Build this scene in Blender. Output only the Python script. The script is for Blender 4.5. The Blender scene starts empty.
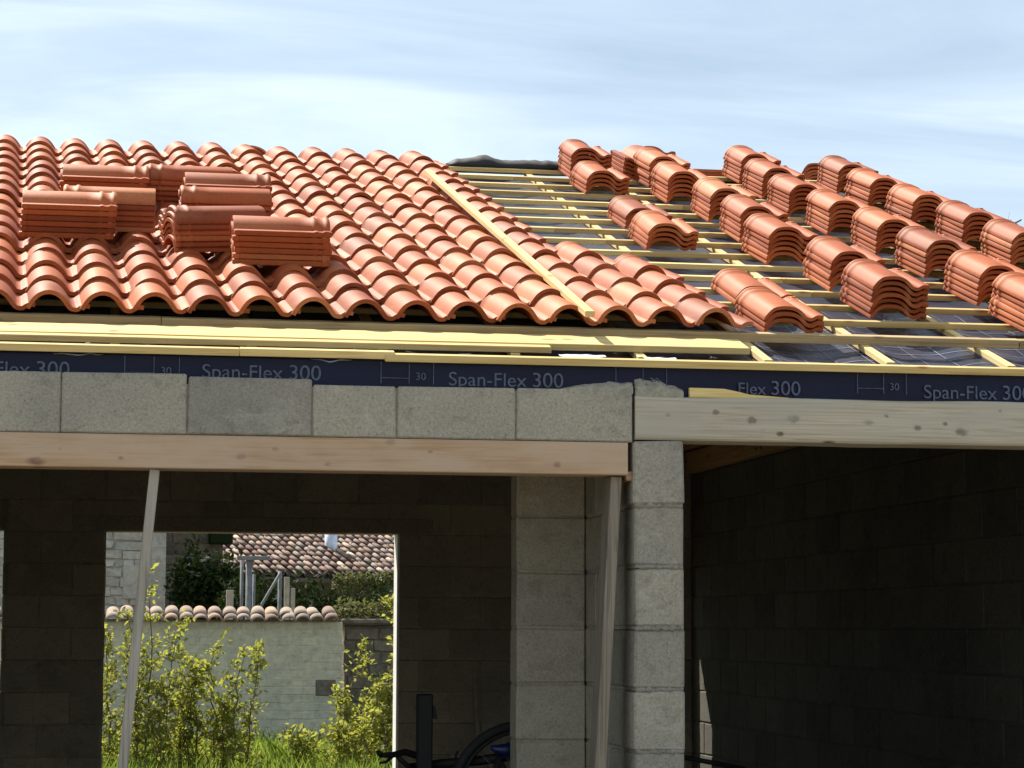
import bpy, math, random
from mathutils import Vector, Matrix, noise
R = math.radians
rnd = random.Random(7)
scn = bpy.context.scene
col = scn.collection

# ------------------------------------------------------------------ camera
F, YAW, PITCH, ROLL = 2300.0, R(10), R(6.06), R(0.17)
EYE = Vector((0, 0, 1.6))
fwd = Vector((math.sin(YAW)*math.cos(PITCH), math.cos(YAW)*math.cos(PITCH), math.sin(PITCH)))
r0 = Vector((math.cos(YAW), -math.sin(YAW), 0)); u0 = r0.cross(fwd)
rt = r0*math.cos(ROLL) + u0*math.sin(ROLL); up = -r0*math.sin(ROLL) + u0*math.cos(ROLL)
cam = bpy.data.cameras.new('camera'); cam.sensor_width = 36; cam.lens = 36*F/1024
cam.clip_start = 0.1; cam.clip_end = 3000
cam_o = bpy.data.objects.new('camera', cam); col.objects.link(cam_o)
m = Matrix((rt, up, -fwd)).transposed().to_4x4(); m.translation = EYE
cam_o.matrix_world = m
scn.camera = cam_o

def at(px, py, Y):
    """world point on the upright plane y = Y seen at a place in the photograph"""
    d = fwd*F + rt*(px-512) - up*(py-384)
    return EYE + d*(Y/d.y)

# ------------------------------------------------------------------ materials
def mat(name):
    m = bpy.data.materials.new(name); m.use_nodes = True
    nt = m.node_tree; b = nt.nodes['Principled BSDF']
    return m, nt, b
def N(nt, t, **kw):
    n = nt.nodes.new(t)
    for k, v in kw.items():
        if k in n.inputs: n.inputs[k].default_value = v
        else: setattr(n, k, v)
    return n
def L(nt, a, b): nt.links.new(a, b)
def mix(nt, fac, a, b, mode='MIX'):
    n = nt.nodes.new('ShaderNodeMix'); n.data_type = 'RGBA'; n.blend_type = mode
    for i, v in ((0, fac), (6, a), (7, b)):
        if hasattr(v, 'links') or hasattr(v, 'is_linked'): L(nt, v, n.inputs[i])
        else: n.inputs[i].default_value = v if not isinstance(v, tuple) else (*v, 1) if len(v) == 3 else v
    return n.outputs[2]
def ramp(nt, src, stops):
    n = nt.nodes.new('ShaderNodeValToRGB'); L(nt, src, n.inputs[0])
    e = n.color_ramp.elements
    while len(e) < len(stops): e.new(0.5)
    for el, (p, c) in zip(e, stops):
        el.position = p; el.color = (*c, 1) if len(c) == 3 else c
    return n.outputs[0]
def tex(nt, scale, detail=4, rough=0.55, sc=(1, 1, 1), coord='Object', dist=0.0):
    tc = nt.nodes.new('ShaderNodeTexCoord'); mp = nt.nodes.new('ShaderNodeMapping')
    mp.inputs['Scale'].default_value = sc
    L(nt, tc.outputs[coord], mp.inputs[0])
    n = N(nt, 'ShaderNodeTexNoise', Scale=scale, Detail=detail, Roughness=rough, Distortion=dist)
    L(nt, mp.outputs[0], n.inputs['Vector'])
    return n.outputs[0]
def bump(nt, b, h, strength, distance):
    n = N(nt, 'ShaderNodeBump', Strength=strength, Distance=distance)
    L(nt, h, n.inputs['Height'])
    L(nt, n.outputs[0], b.inputs['Normal'])
    return n
def island(nt):
    return nt.nodes.new('ShaderNodeNewGeometry').outputs['Random Per Island']
def objrand(nt):
    return nt.nodes.new('ShaderNodeObjectInfo').outputs['Random']
def math_(nt, op, a, b):
    n = nt.nodes.new('ShaderNodeMath'); n.operation = op
    for i, v in enumerate((a, b)):
        if hasattr(v, 'links') or hasattr(v, 'is_linked'): L(nt, v, n.inputs[i])
        else: n.inputs[i].default_value = v
    return n.outputs[0]

def concrete(name, dark, light, tint_amt=1.0, rough_scale=90):
    m, nt, b = mat(name)
    f = tex(nt, rough_scale, 5, 0.7); c = tex(nt, 2.2, 4, 0.6); s = tex(nt, 11, 4, 0.65, dist=0.6)
    base = ramp(nt, f, [(0.3, dark), (0.7, light)])
    tint = ramp(nt, island(nt), [(0, (0.80, 0.80, 0.80)), (0.5, (1.0, 0.99, 0.96)), (1, (1.12, 1.1, 1.04))])
    base = mix(nt, tint_amt, base, tint, 'MULTIPLY')
    base = mix(nt, 0.55, base, ramp(nt, c, [(0.32, (0.72, 0.73, 0.74)), (0.68, (1.12, 1.09, 1.0))]), 'MULTIPLY')
    base = mix(nt, 0.5, base, ramp(nt, s, [(0.35, (0.66, 0.65, 0.62)), (0.46, (1, 1, 1))]), 'MULTIPLY')
    sm = tex(nt, 5.5, 6, 0.72, (1, 1, 1.6), dist=1.2)
    base = mix(nt, ramp(nt, sm, [(0.54, (0, 0, 0)), (0.76, (0.5, 0.5, 0.5))]), base, tuple(x*1.12 for x in light))
    pit = N(nt, 'ShaderNodeTexVoronoi', Scale=rough_scale*0.55); L(nt, nt.nodes.new('ShaderNodeTexCoord').outputs['Object'], pit.inputs['Vector'])
    if rough_scale >= 45: base = mix(nt, 0.6, base, ramp(nt, pit.outputs['Distance'], [(0.10, (0.45, 0.44, 0.42)), (0.22, (1, 1, 1))]), 'MULTIPLY')
    L(nt, base, b.inputs['Base Color']); b.inputs['Roughness'].default_value = 0.93
    b.inputs['Specular IOR Level'].default_value = 0.2
    bump(nt, b, f, 0.8, 0.006)
    return m

def wood(name, c1, c2, knot, axis=0, grey=None, rscale=1.0, knots=()):
    m, nt, b = mat(name)
    sc = [46, 46, 46]; sc[axis] = 1.1
    g = tex(nt, 1.0*rscale, 7, 0.66, tuple(sc), dist=1.6)
    base = ramp(nt, g, [(0.28, tuple(x*0.72 for x in c1)), (0.42, c1), (0.55, c2), (0.74, tuple(x*0.82 for x in c2))])
    st = tex(nt, 1.0, 4, 0.6, tuple(1.2 if i == axis else 9 for i in range(3)))
    base = mix(nt, 0.5, base, ramp(nt, st, [(0.35, (0.74, 0.72, 0.70)), (0.62, (1.08, 1.08, 1.08))]), 'MULTIPLY')
    base = mix(nt, 1.0, base, ramp(nt, island(nt), [(0, (0.74, 0.70, 0.64)), (0.5, (1, 1, 1)), (1, (1.12, 1.12, 1.1))]), 'MULTIPLY')
    # knots
    tc = nt.nodes.new('ShaderNodeTexCoord'); mp = nt.nodes.new('ShaderNodeMapping')
    ks = [9, 9, 9]; ks[axis] = 4.2; mp.inputs['Scale'].default_value = ks
    L(nt, tc.outputs['Object'], mp.inputs[0])
    dn = N(nt, 'ShaderNodeTexNoise', Scale=1.6, Detail=4); L(nt, mp.outputs[0], dn.inputs['Vector'])
    va = nt.nodes.new('ShaderNodeVectorMath'); va.operation = 'ADD'; L(nt, mp.outputs[0], va.inputs[0])
    vs_ = nt.nodes.new('ShaderNodeVectorMath'); vs_.operation = 'SCALE'; vs_.inputs['Scale'].default_value = 0.35; L(nt, dn.outputs['Color'], vs_.inputs[0]); L(nt, vs_.outputs[0], va.inputs[1])
    v = N(nt, 'ShaderNodeTexVoronoi', Scale=1.0); L(nt, va.outputs[0], v.inputs['Vector'])
    k = ramp(nt, v.outputs['Distance'], [(0.07, (1, 1, 1)), (0.17, (0, 0, 0))])
    base = mix(nt, k, base, knot)
    if knots:
        tcg = nt.nodes.new('ShaderNodeTexCoord'); wob = N(nt, 'ShaderNodeTexNoise', Scale=30, Detail=3); L(nt, tcg.outputs['Object'], wob.inputs['Vector'])
        for (kx, kz, kr) in knots:
            sb_ = nt.nodes.new('ShaderNodeVectorMath'); sb_.operation = 'SUBTRACT'; L(nt, tcg.outputs['Object'], sb_.inputs[0]); sb_.inputs[1].default_value = (kx, YK, kz)
            ml = nt.nodes.new('ShaderNodeVectorMath'); ml.operation = 'MULTIPLY'; L(nt, sb_.outputs[0], ml.inputs[0]); ml.inputs[1].default_value = (0.72/kr, 0.3/kr, 1.0/kr)
            ln = nt.nodes.new('ShaderNodeVectorMath'); ln.operation = 'LENGTH'; L(nt, ml.outputs[0], ln.inputs[0])
            dd = math_(nt, 'ADD', ln.outputs['Value'], math_(nt, 'MULTIPLY', math_(nt, 'SUBTRACT', wob.outputs[0], 0.5), 1.3))
            base = mix(nt, ramp(nt, dd, [(0.0, (0.95,)*3), (0.55, (0.9,)*3), (0.75, (0.35,)*3), (1.0, (0, 0, 0))]), base, knot)
    if grey is not None:
        w = tex(nt, 3.0, 5, 0.6, (0.6, 2, 2))
        base = mix(nt, ramp(nt, w, [(0.38, (0, 0, 0)), (0.6, (0.85, 0.85, 0.85))]), base, grey)
    L(nt, base, b.inputs['Base Color']); b.inputs['Roughness'].default_value = 0.75
    b.inputs['Specular IOR Level'].default_value = 0.25
    bump(nt, b, g, 0.35, 0.004)
    return m

def tile_material(name, loose):
    m, nt, b = mat(name)
    r = objrand(nt) if loose else island(nt)
    base = ramp(nt, r, [(0, (0.22, 0.047, 0.015)), (0.2, (0.30, 0.066, 0.019)), (0.7, (0.355, 0.083, 0.023)), (0.9, (0.41, 0.110, 0.033)), (1, (0.44, 0.15, 0.056))])
    n1 = tex(nt, 7, 5, 0.6); n2 = tex(nt, 60, 4, 0.7); n3 = tex(nt, 2.5, 3, 0.5, (4, 0.6, 4))
    base = mix(nt, 0.6, base, ramp(nt, n1, [(0.3, (0.82, 0.80, 0.78)), (0.7, (1.14, 1.16, 1.18))]), 'MULTIPLY')
    base = mix(nt, 0.45, base, ramp(nt, n2, [(0.32, (0.62, 0.60, 0.58)), (0.55, (1.05, 1.05, 1.05))]), 'MULTIPLY')
    n4 = tex(nt, 3.2, 6, 0.7, dist=1.0)
    base = mix(nt, ramp(nt, n4, [(0.60, (0, 0, 0)), (0.72, (0.55, 0.55, 0.55))]), base, (0.20, 0.07, 0.035))
    base = mix(nt, ramp(nt, n3, [(0.52, (0, 0, 0)), (0.75, (0.35, 0.35, 0.35))]), base, (0.50, 0.21, 0.10))
    L(nt, base, b.inputs['Base Color'])
    b.inputs['Roughness'].default_value = 0.62; b.inputs['Specular IOR Level'].default_value = 0.3; b.inputs['Specular Tint'].default_value = (1, 0.86, 0.72, 1)
    bump(nt, b, n2, 0.25, 0.002)
    return m

def plain(name, c, rough=0.6, metal=0.0, var=0.25, scale=12):
    m, nt, b = mat(name)
    n = tex(nt, scale, 4, 0.6)
    base = ramp(nt, n, [(0.3, tuple(x*(1-var) for x in c)), (0.7, tuple(min(1, x*(1+var)) for x in c))])
    L(nt, base, b.inputs['Base Color']); b.inputs['Roughness'].default_value = rough
    b.inputs['Metallic'].default_value = metal
    return m

def leaf(name, cols, trans, tcol):
    m, nt, b = mat(name)
    out = nt.nodes['Material Output']
    c = ramp(nt, island(nt), [(i/(len(cols)-1), k) for i, k in enumerate(cols)])
    L(nt, c, b.inputs['Base Color']); b.inputs['Roughness'].default_value = 0.6; b.inputs['Specular IOR Level'].default_value = 0.25 if trans > 0.2 else 0.05
    t = nt.nodes.new('ShaderNodeBsdfTranslucent')
    L(nt, mix(nt, 0.75, c, tcol), t.inputs['Color'])
    ms = N(nt, 'ShaderNodeMixShader', Fac=trans)
    L(nt, b.outputs[0], ms.inputs[1]); L(nt, t.outputs[0], ms.inputs[2]); L(nt, ms.outputs[0], out.inputs['Surface'])
    return m

YK = 9.2
def kn(*pts): return [(at(x, y, YK).x, at(x, y, YK).z, r) for x, y, r in pts]
M = {}
M['tile'] = tile_material('fired clay laid', False)
M['tile_loose'] = tile_material('fired clay loose', True)
M['block'] = concrete('concrete block', (0.27, 0.25, 0.21), (0.445, 0.418, 0.355))
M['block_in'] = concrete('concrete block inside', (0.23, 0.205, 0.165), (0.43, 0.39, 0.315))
M['block_garage'] = concrete('shade-dark garage block', (0.075, 0.072, 0.062), (0.15, 0.143, 0.125))  # house blocks darkened: the garage's shade is put into the colour
M['mortar'] = concrete('rough mortar', (0.25, 0.235, 0.195), (0.43, 0.405, 0.34), rough_scale=45)
M['pine'] = wood('new pine', (0.62, 0.44, 0.165), (0.74, 0.57, 0.255), (0.33, 0.16, 0.06))
M['pine_old'] = wood('darker eave pine', (0.36, 0.25, 0.12), (0.48, 0.35, 0.18), (0.22, 0.12, 0.06))
M['pine_y'] = wood('new pine along slope', (0.66, 0.49, 0.20), (0.77, 0.61, 0.30), (0.40, 0.22, 0.09), axis=1)
M['lintel_wood'] = wood('planed lintel timber', (0.46, 0.29, 0.165), (0.56, 0.38, 0.235), (0.15, 0.065, 0.035), grey=(0.48, 0.36, 0.255), knots=kn((121, 458, .010), (241, 456, .018), (275, 449, .012), (327, 464, .011), (557, 465, .015), (430, 452, .009), (60, 449, .008)))
M['grey_wood'] = wood('weathered timber', (0.37, 0.315, 0.23), (0.50, 0.44, 0.335), (0.11, 0.075, 0.055), grey=(0.41, 0.375, 0.305), knots=kn((668, 415, .010), (716, 412, .015), (751, 420, .020), (793, 419, .024), (780, 434, .014), (886, 416, .010), (918, 428, .015), (961, 432, .024), (945, 424, .011), (1000, 411, .009)))
M['prop_wood'] = wood('grey prop wood', (0.30, 0.28, 0.24), (0.43, 0.40, 0.34), (0.2, 0.15, 0.1), axis=2)
M['board_wood'] = wood('leaning board timber', (0.20, 0.17, 0.135), (0.31, 0.27, 0.215), (0.1, 0.08, 0.06), axis=2)  # darker overall than the prop wood
M['brown_wood'] = wood('brown boards', (0.40, 0.24, 0.10), (0.54, 0.34, 0.15), (0.14, 0.07, 0.03), axis=1)
M['black'] = plain('black paint', (0.003, 0.003, 0.003), 0.7)
M['rubber'] = plain('black rubber', (0.012, 0.012, 0.012), 0.8)
M['blue'] = plain('blue plastic', (0.008, 0.018, 0.10), 0.35)
M['steel'] = plain('dull galvanised steel', (0.12, 0.125, 0.13), 0.8, 0.0)
M['old_post'] = plain('weathered post', (0.28, 0.25, 0.20), 0.9)
M['joint'] = concrete('joint mortar', (0.19, 0.18, 0.16), (0.32, 0.305, 0.27), rough_scale=60)
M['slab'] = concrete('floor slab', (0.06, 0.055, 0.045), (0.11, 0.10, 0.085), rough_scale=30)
M['ground'] = plain('bare earth', (0.20, 0.17, 0.12), 0.95, var=0.5, scale=3)
M['stone'] = concrete('old limestone', (0.27, 0.265, 0.24), (0.42, 0.41, 0.37), rough_scale=14)
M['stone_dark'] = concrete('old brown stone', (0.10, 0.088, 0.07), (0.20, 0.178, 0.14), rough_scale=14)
M['render'] = concrete('lime rendered stone', (0.40, 0.39, 0.29), (0.58, 0.56, 0.43), rough_scale=9, tint_amt=0.35)
M['leaf'] = leaf('shrub leaf', [(0.04, 0.07, 0.012), (0.09, 0.12, 0.018), (0.15, 0.16, 0.028), (0.20, 0.18, 0.04)], 0.55, (0.46, 0.46, 0.07))
M['leaf_dark'] = leaf('ivy leaf', [(0.010, 0.018, 0.006), (0.02, 0.032, 0.010)], 0.15, (0.04, 0.07, 0.01))
M['weed'] = leaf('weed leaf', [(0.05, 0.065, 0.02), (0.11, 0.11, 0.04)], 0.35, (0.22, 0.22, 0.06))
M['grassm'] = leaf('grass blade', [(0.05, 0.09, 0.014), (0.10, 0.14, 0.025)], 0.5, (0.30, 0.40, 0.05))
M['bark'] = plain('bark', (0.13, 0.10, 0.06), 0.9)

def old_tile(nm='old canal tiles', stops=None):
    m, nt, b = mat(nm)
    c = ramp(nt, island(nt), stops or [(0, (0.13, 0.065, 0.05)), (0.3, (0.19, 0.115, 0.082)), (0.55, (0.25, 0.165, 0.125)), (0.8, (0.22, 0.185, 0.15)), (0.94, (0.32, 0.23, 0.165)), (1, (0.50, 0.39, 0.28))])
    n = tex(nt, 9, 5, 0.65)
    c = mix(nt, 0.7, c, ramp(nt, n, [(0.35, (0.6, 0.6, 0.58)), (0.6, (1.1, 1.1, 1.1))]), 'MULTIPLY')
    L(nt, c, b.inputs['Base Color']); b.inputs['Roughness'].default_value = 0.9
    bump(nt, b, n, 0.5, 0.01)
    return m
M['old_tile'] = old_tile()
M['dark_tile'] = old_tile('dark channel tiles', [(0, (0.05, 0.032, 0.026)), (1, (0.12, 0.085, 0.065))])  # channel tiles darker than the cover tiles
M['coping'] = old_tile('old pale coping tiles', [(0, (0.19, 0.125, 0.09)), (0.4, (0.30, 0.235, 0.175)), (0.75, (0.26, 0.19, 0.145)), (1, (0.40, 0.25, 0.15))])

def membrane_material():
    m, nt, b = mat('roofing membrane')
    n = tex(nt, 4, 5, 0.6); n2 = tex(nt, 35, 3, 0.5)
    c = ramp(nt, n, [(0.3, (0.003, 0.005, 0.020)), (0.7, (0.007, 0.010, 0.034))])
    L(nt, c, b.inputs['Base Color'])
    L(nt, ramp(nt, n, [(0.3, (0.32,)*3), (0.7, (0.52,)*3)]), b.inputs['Roughness'])
    b.inputs['Specular IOR Level'].default_value = 0.2
    b.inputs['Sheen Weight'].default_value = 0.16; b.inputs['Sheen Roughness'].default_value = 0.35; b.inputs['Sheen Tint'].default_value = (0.9, 0.9, 1, 1)
    bump(nt, b, tex(nt, 9, 4, 0.6, dist=0.8), 0.5, 0.02)
    return m
M['membrane'] = membrane_material()
M['roll'] = plain('dark ridge roll', (0.016, 0.015, 0.015), 0.75)
M['print'] = plain('grey print', (0.062, 0.078, 0.128), 0.6, var=0.4, scale=60)
M['print_light'] = plain('pale print', (0.16, 0.17, 0.21), 0.5, var=0.2, scale=30)
M['plaster'] = plain('white plaster', (0.72, 0.71, 0.67), 0.9, var=0.08)  # white colour stands in for sunlight on the rear jamb
M['white'] = plain('white plastic film', (0.55, 0.56, 0.58), 0.6, var=0.2)

# ------------------------------------------------------------------ mesh builder
class MB:
    def __init__(s): s.v = []; s.f = []; s.smooth = set()
    def add(s, vs, fs, smooth=False):
        o = len(s.v); s.v += [tuple(v) for v in vs]
        for f in fs:
            if smooth: s.smooth.add(len(s.f))
            s.f.append(tuple(i+o for i in f))
    def box(s, x0, x1, y0, y1, z0, z1, c=0.004, T=None, jit=0.0):
        """box with chamfered edges"""
        hx, hy, hz = (x1-x0)/2, (y1-y0)/2, (z1-z0)/2
        c = min(c, hx*0.6, hy*0.6, hz*0.6)
        ce = Vector(((x0+x1)/2, (y0+y1)/2, (z0+z1)/2))
        vs = []; idx = {}
        for sx in (-1, 1):
            for sy in (-1, 1):
                for sz in (-1, 1):
                    j = Vector((rnd.uniform(-jit, jit), rnd.uniform(-jit, jit), rnd.uniform(-jit, jit))) if jit else Vector()
                    for a in range(3):
                        p = Vector((sx*(hx - (c if a != 0 else 0)), sy*(hy - (c if a != 1 else 0)), sz*(hz - (c if a != 2 else 0))))
                        idx[(sx, sy, sz, a)] = len(vs); vs.append(ce + p + j)
        fs = []
        for a in range(3):
            b_, c_ = (a+1) % 3, (a+2) % 3
            for sg in (-1, 1):
                q = []
                for (u, w) in ((-1, -1), (1, -1), (1, 1), (-1, 1)):
                    k = [0, 0, 0]; k[a] = sg; k[b_] = u; k[c_] = w
                    q.append(idx[(*k, a)])
                fs.append(q if sg > 0 else q[::-1])
        for a in range(3):
            b_, c_ = (a+1) % 3, (a+2) % 3
            for sb in (-1, 1):
                for sc in (-1, 1):
                    k0 = [0, 0, 0]; k1 = [0, 0, 0]
                    k0[a] = -1; k1[a] = 1; k0[b_] = k1[b_] = sb; k0[c_] = k1[c_] = sc
                    q = [idx[(*k0, b_)], idx[(*k1, b_)], idx[(*k1, c_)], idx[(*k0, c_)]]
                    fs.append(q if sb*sc > 0 else q[::-1])
        for sx in (-1, 1):
            for sy in (-1, 1):
                for sz in (-1, 1):
                    q = [idx[(sx, sy, sz, a)] for a in range(3)]
                    fs.append(q if sx*sy*sz > 0 else q[::-1])
        if T is not None: vs = [T @ v for v in vs]
        s.add(vs, fs)
    def tube(s, pts, radii, n=10, cap=True):
        pts = [Vector(p) for p in pts]
        if not hasattr(radii, '__len__'): radii = [radii]*len(pts)
        rings = []; ref = None
        for i, p in enumerate(pts):
            d = (pts[min(i+1, len(pts)-1)] - pts[max(i-1, 0)]).normalized()
            if ref is None:
                ref = d.orthogonal().normalized()
            a = (ref - d*ref.dot(d)).normalized(); b_ = d.cross(a); ref = a
            rings.append([p + (a*math.cos(2*math.pi*k/n) + b_*math.sin(2*math.pi*k/n))*radii[i] for k in range(n)])
        vs = [v for r in rings for v in r]; fs = []
        for i in range(len(pts)-1):
            for k in range(n):
                fs.append((i*n+k, i*n+(k+1) % n, (i+1)*n+(k+1) % n, (i+1)*n+k))
        if cap:
            fs.append(tuple(range(n))[::-1]); fs.append(tuple((len(pts)-1)*n+k for k in range(n)))
        s.add(vs, fs, True)
    def prism(s, poly, y0, y1):
        """outline in x,z pushed along y"""
        n = len(poly)
        vs = [(x, y0, z) for x, z in poly] + [(x, y1, z) for x, z in poly]
        fs = [tuple(range(n)), tuple(range(2*n-1, n-1, -1))]
        for i in range(n):
            j = (i+1) % n; fs.append((j, i, n+i, n+j))
        s.add(vs, fs)
    def mesh(s, name, material):
        me = bpy.data.meshes.new(name); me.from_pydata(s.v, [], s.f)
        me.materials.append(material)
        if s.smooth:
            fl = [i in s.smooth for i in range(len(s.f))]
            me.polygons.foreach_set('use_smooth', fl)
        me.update(); return me
    def build(s, name, material, parent=None):
        o = bpy.data.objects.new(name, s.mesh(name, material)); col.objects.link(o)
        if parent is not None:
            o.parent = parent
            o.matrix_parent_inverse = Matrix.Identity(4)
            if parent.matrix_basis.translation.length or True:
                w = parent.matrix_basis if parent.parent is None else parent.parent.matrix_basis @ parent.matrix_basis
                o.matrix_basis = w.inverted()
        return o
def tag(o, label, cat, group=None):
    o['label'] = label; o['category'] = cat
    if group: o['group'] = group
    return o
def empty(name, loc, label, cat, group=None):
    o = bpy.data.objects.new(name, None); col.objects.link(o); o.location = loc
    o.empty_display_size = 0.2
    return tag(o, label, cat, group)
def structure(o): o['kind'] = 'structure'; return o

# ------------------------------------------------------------------ roof frame
TT = 0.338; TH = math.atan(TT); CT, ST = math.cos(TH), math.sin(TH)
YF, Z0, YR = 9.2, 2.70, 15.15
def zb(y): return Z0 + TT*(y-YF)                      # top of the battens
EZ = Vector((0, -ST, CT)); EY = Vector((0, CT, ST))
def roof_frame(x, y, lift=0.0, rz=0.0, tilt=0.0):
    T = Matrix.Rotation(TH - tilt, 4, 'X') @ Matrix.Rotation(rz, 4, 'Z')
    T.translation = Vector((x, y, zb(y))) + EZ*lift
    return T
GAUGE, PITCHX, X0, Y0 = 0.351, 0.2222, -0.340, 9.755
SHEAR = -0.041

# ------------------------------------------------------------------ one clay tile
TL = 0.45
PROF = [(-0.003, -0.003), (0.004, 0.004), (0.016, 0.030), (0.033, 0.055), (0.056, 0.072), (0.083, 0.078), (0.110, 0.071),
        (0.132, 0.053), (0.149, 0.029), (0.163, 0.012), (0.182, 0.005), (0.200, 0.006), (0.213, 0.014), (0.228, 0.021), (0.246, 0.019)]
def catmull(P, k=3):
    out = []
    for i in range(len(P)-1):
        p0, p1, p2, p3 = P[max(i-1, 0)], P[i], P[i+1], P[min(i+2, len(P)-1)]
        for j in range(k):
            t = j/k
            out.append(tuple(0.5*(2*p1[a] + (p2[a]-p0[a])*t + (2*p0[a]-5*p1[a]+4*p2[a]-p3[a])*t*t + (3*p1[a]-p0[a]-3*p2[a]+p3[a])*t**3) for a in (0, 1)))
    out.append(P[-1]); return out
def tile_geo(k=2, thick=0.0125, prof=PROF):
    pr = catmull(prof, k); n = len(pr)
    nor = []
    for i in range(n):
        a, b_ = pr[max(i-1, 0)], pr[min(i+1, n-1)]
        dx, dz = b_[0]-a[0], b_[1]-a[1]; l = math.hypot(dx, dz)
        nor.append((-dz/l, dx/l))
    # rings along the length: plain body, two raised rib rings at the head over arch
    ys = [(0.0, 0), (0.006, 0.0015), (0.30, 0.001), (0.365, 0.001), (0.372, 0.007), (0.384, 0.007), (0.390, 0.001), (0.424, 0.001), (0.430, 0.007), (0.442, 0.007), (TL, -0.001)]
    vs = []
    for (y, h) in ys:
        for i in range(n):
            hh = h if pr[i][0] < 0.165 or h < 0.003 else 0.004
            vs.append((pr[i][0]+nor[i][0]*(thick+hh), y, pr[i][1]+nor[i][1]*(thick+hh)))
    top = len(vs)
    for y in (0.0, TL):
        for i in range(n): vs.append((pr[i][0], y, pr[i][1]))
    sm = []; fl = []
    for j in range(len(ys)-1):
        for i in range(n-1):
            sm.append((j*n+i, j*n+i+1, (j+1)*n+i+1, (j+1)*n+i))
    for i in range(n-1):
        sm.append((top+i+1, top+i, top+n+i, top+n+i+1))
    e = (len(ys)-1)*n
    for i in range(n-1):
        fl.append((i+1, i, top+i, top+i+1)); fl.append((e+i, e+i+1, top+n+i+1, top+n+i))
    fl.append([top] + [j*n for j in range(len(ys))] + [top+n])
    fl.append(([top+n-1] + [j*n+n-1 for j in range(len(ys))] + [top+2*n-1])[::-1])
    # a small nib on the right end, at the front and near the head
    return vs, sm, fl
LV, LSM, LFL = tile_geo(2, 0.018, [(x*1.03, z) for x, z in [(0.006, 0.012), (0.010, 0.020)] + PROF[2:]])
LOOSE = [(-0.004, 0.0), (-0.003, 0.007), (0.003, 0.016), (0.015, 0.031), (0.030, 0.044), (0.055, 0.050), (0.085, 0.0515), (0.112, 0.048),
         (0.136, 0.038), (0.154, 0.023), (0.168, 0.009), (0.186, 0.001), (0.206, 0.001), (0.220, 0.008), (0.234, 0.014), (0.252, 0.012)]
TV, TSM, TFL = tile_geo(2, 0.0155, LOOSE)
mb = MB(); mb.add(TV, TSM, True); mb.add(TV, TFL, False)
mb.box(0.2435, 0.2555, 0.001, TL-0.002, 0.004, 0.0285, 0.004)
for yy in (0.004, 0.41):
    mb.box(0.232, 0.2600, yy, yy+0.026, 0.0035, 0.0345 if yy > 0.1 else 0.0295, 0.004)
TILE_MESH = mb.mesh('clay_tile', M['tile_loose'])

# ------------------------------------------------------------------ the house
house = empty('unfinished_house', (1.0, YF, 0), 'unfinished grey concrete block house with its roof only half tiled', 'house')

def block_wall(mb, axis, a0, a1, t0, t1, z0, z1, ch=0.25, cl=0.5, openings=(), phase=0.108, jit=0.002, gap=0.009, inset=0.007, lenvar=0.0, tops=None):
    """courses of separate blocks with a recessed mortar core; axis 'x' or 'y' is the run, t0..t1 the thickness"""
    def put(b0, b1, c0, c1, core):
        if b1-b0 < 0.012: return
        i = inset if core else 0
        if axis == 'x': a = (b0, b1, t0+i, t1-i, c0, c1)
        else: a = (t0+i, t1-i, b0, b1, c0, c1)
        if core: mb.box(*a, 0.0005)
        else: mb.box(*a, rnd.uniform(0.004, 0.008), jit=jit)
    k0 = math.floor((z0-phase)/ch)
    k = k0
    while phase + k*ch < z1 - 0.001:
        c0 = max(z0, phase + k*ch); c1 = min(z1, phase + (k+1)*ch)
        if c1-c0 < 0.02: k += 1; continue
        zm = (c0+c1)/2
        runs = [(a0, a1)]
        for (o0, o1, p0, p1) in openings:
            if p0 < zm < p1:
                nr = []
                for (s, e) in runs:
                    if o1 <= s or o0 >= e: nr.append((s, e)); continue
                    if s < o0: nr.append((s, o0))
                    if o1 < e: nr.append((o1, e))
                runs = nr
        for (s, e) in runs:
            put(s+0.004, e-0.004, c0, c1, True)
            off = (k % 2)*cl/2
            x = math.floor((s-off)/cl)*cl + off
            while x < e - 0.001:
                w = cl
                if lenvar: w = cl*rnd.uniform(1-lenvar, 1+lenvar)
                b0, b1 = max(x, s), min(x+w, e)
                put(b0+(gap/2 if b0 > s else 0), b1-(gap/2 if b1 < e else 0), c0+gap/2, c1-gap/2, False)
                x += w
        k += 1

H0, H1 = -3.0, 4.94           # house left and right faces
# lintel course above the big opening: blocks as the photo shows them
lb = MB()
edges = [(-3.0, -2.17, 2.60), (-2.17, -1.67, 2.60), (-1.67, -1.17, 2.602), (-1.17, -0.677, 2.60), (-0.677, -0.183, 2.601), (-0.183, 0.311, 2.603), (0.311, 0.809, 2.595), (0.809, 1.149, 2.573), (1.149, 1.640, 2.574), (1.640, 2.130, 2.575)]
for a, b_, zt in edges:
    lb.box(a+0.003, b_-0.003, YF+rnd.uniform(0, 0.003), YF+0.2, 2.363, zt, 0.006, jit=0.002)
lb.box(-3.0, 2.128, YF+0.012, YF+0.19, 2.362, 2.565, 0.001)
lb.build('lintel_course', M['block'], house)
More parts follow.
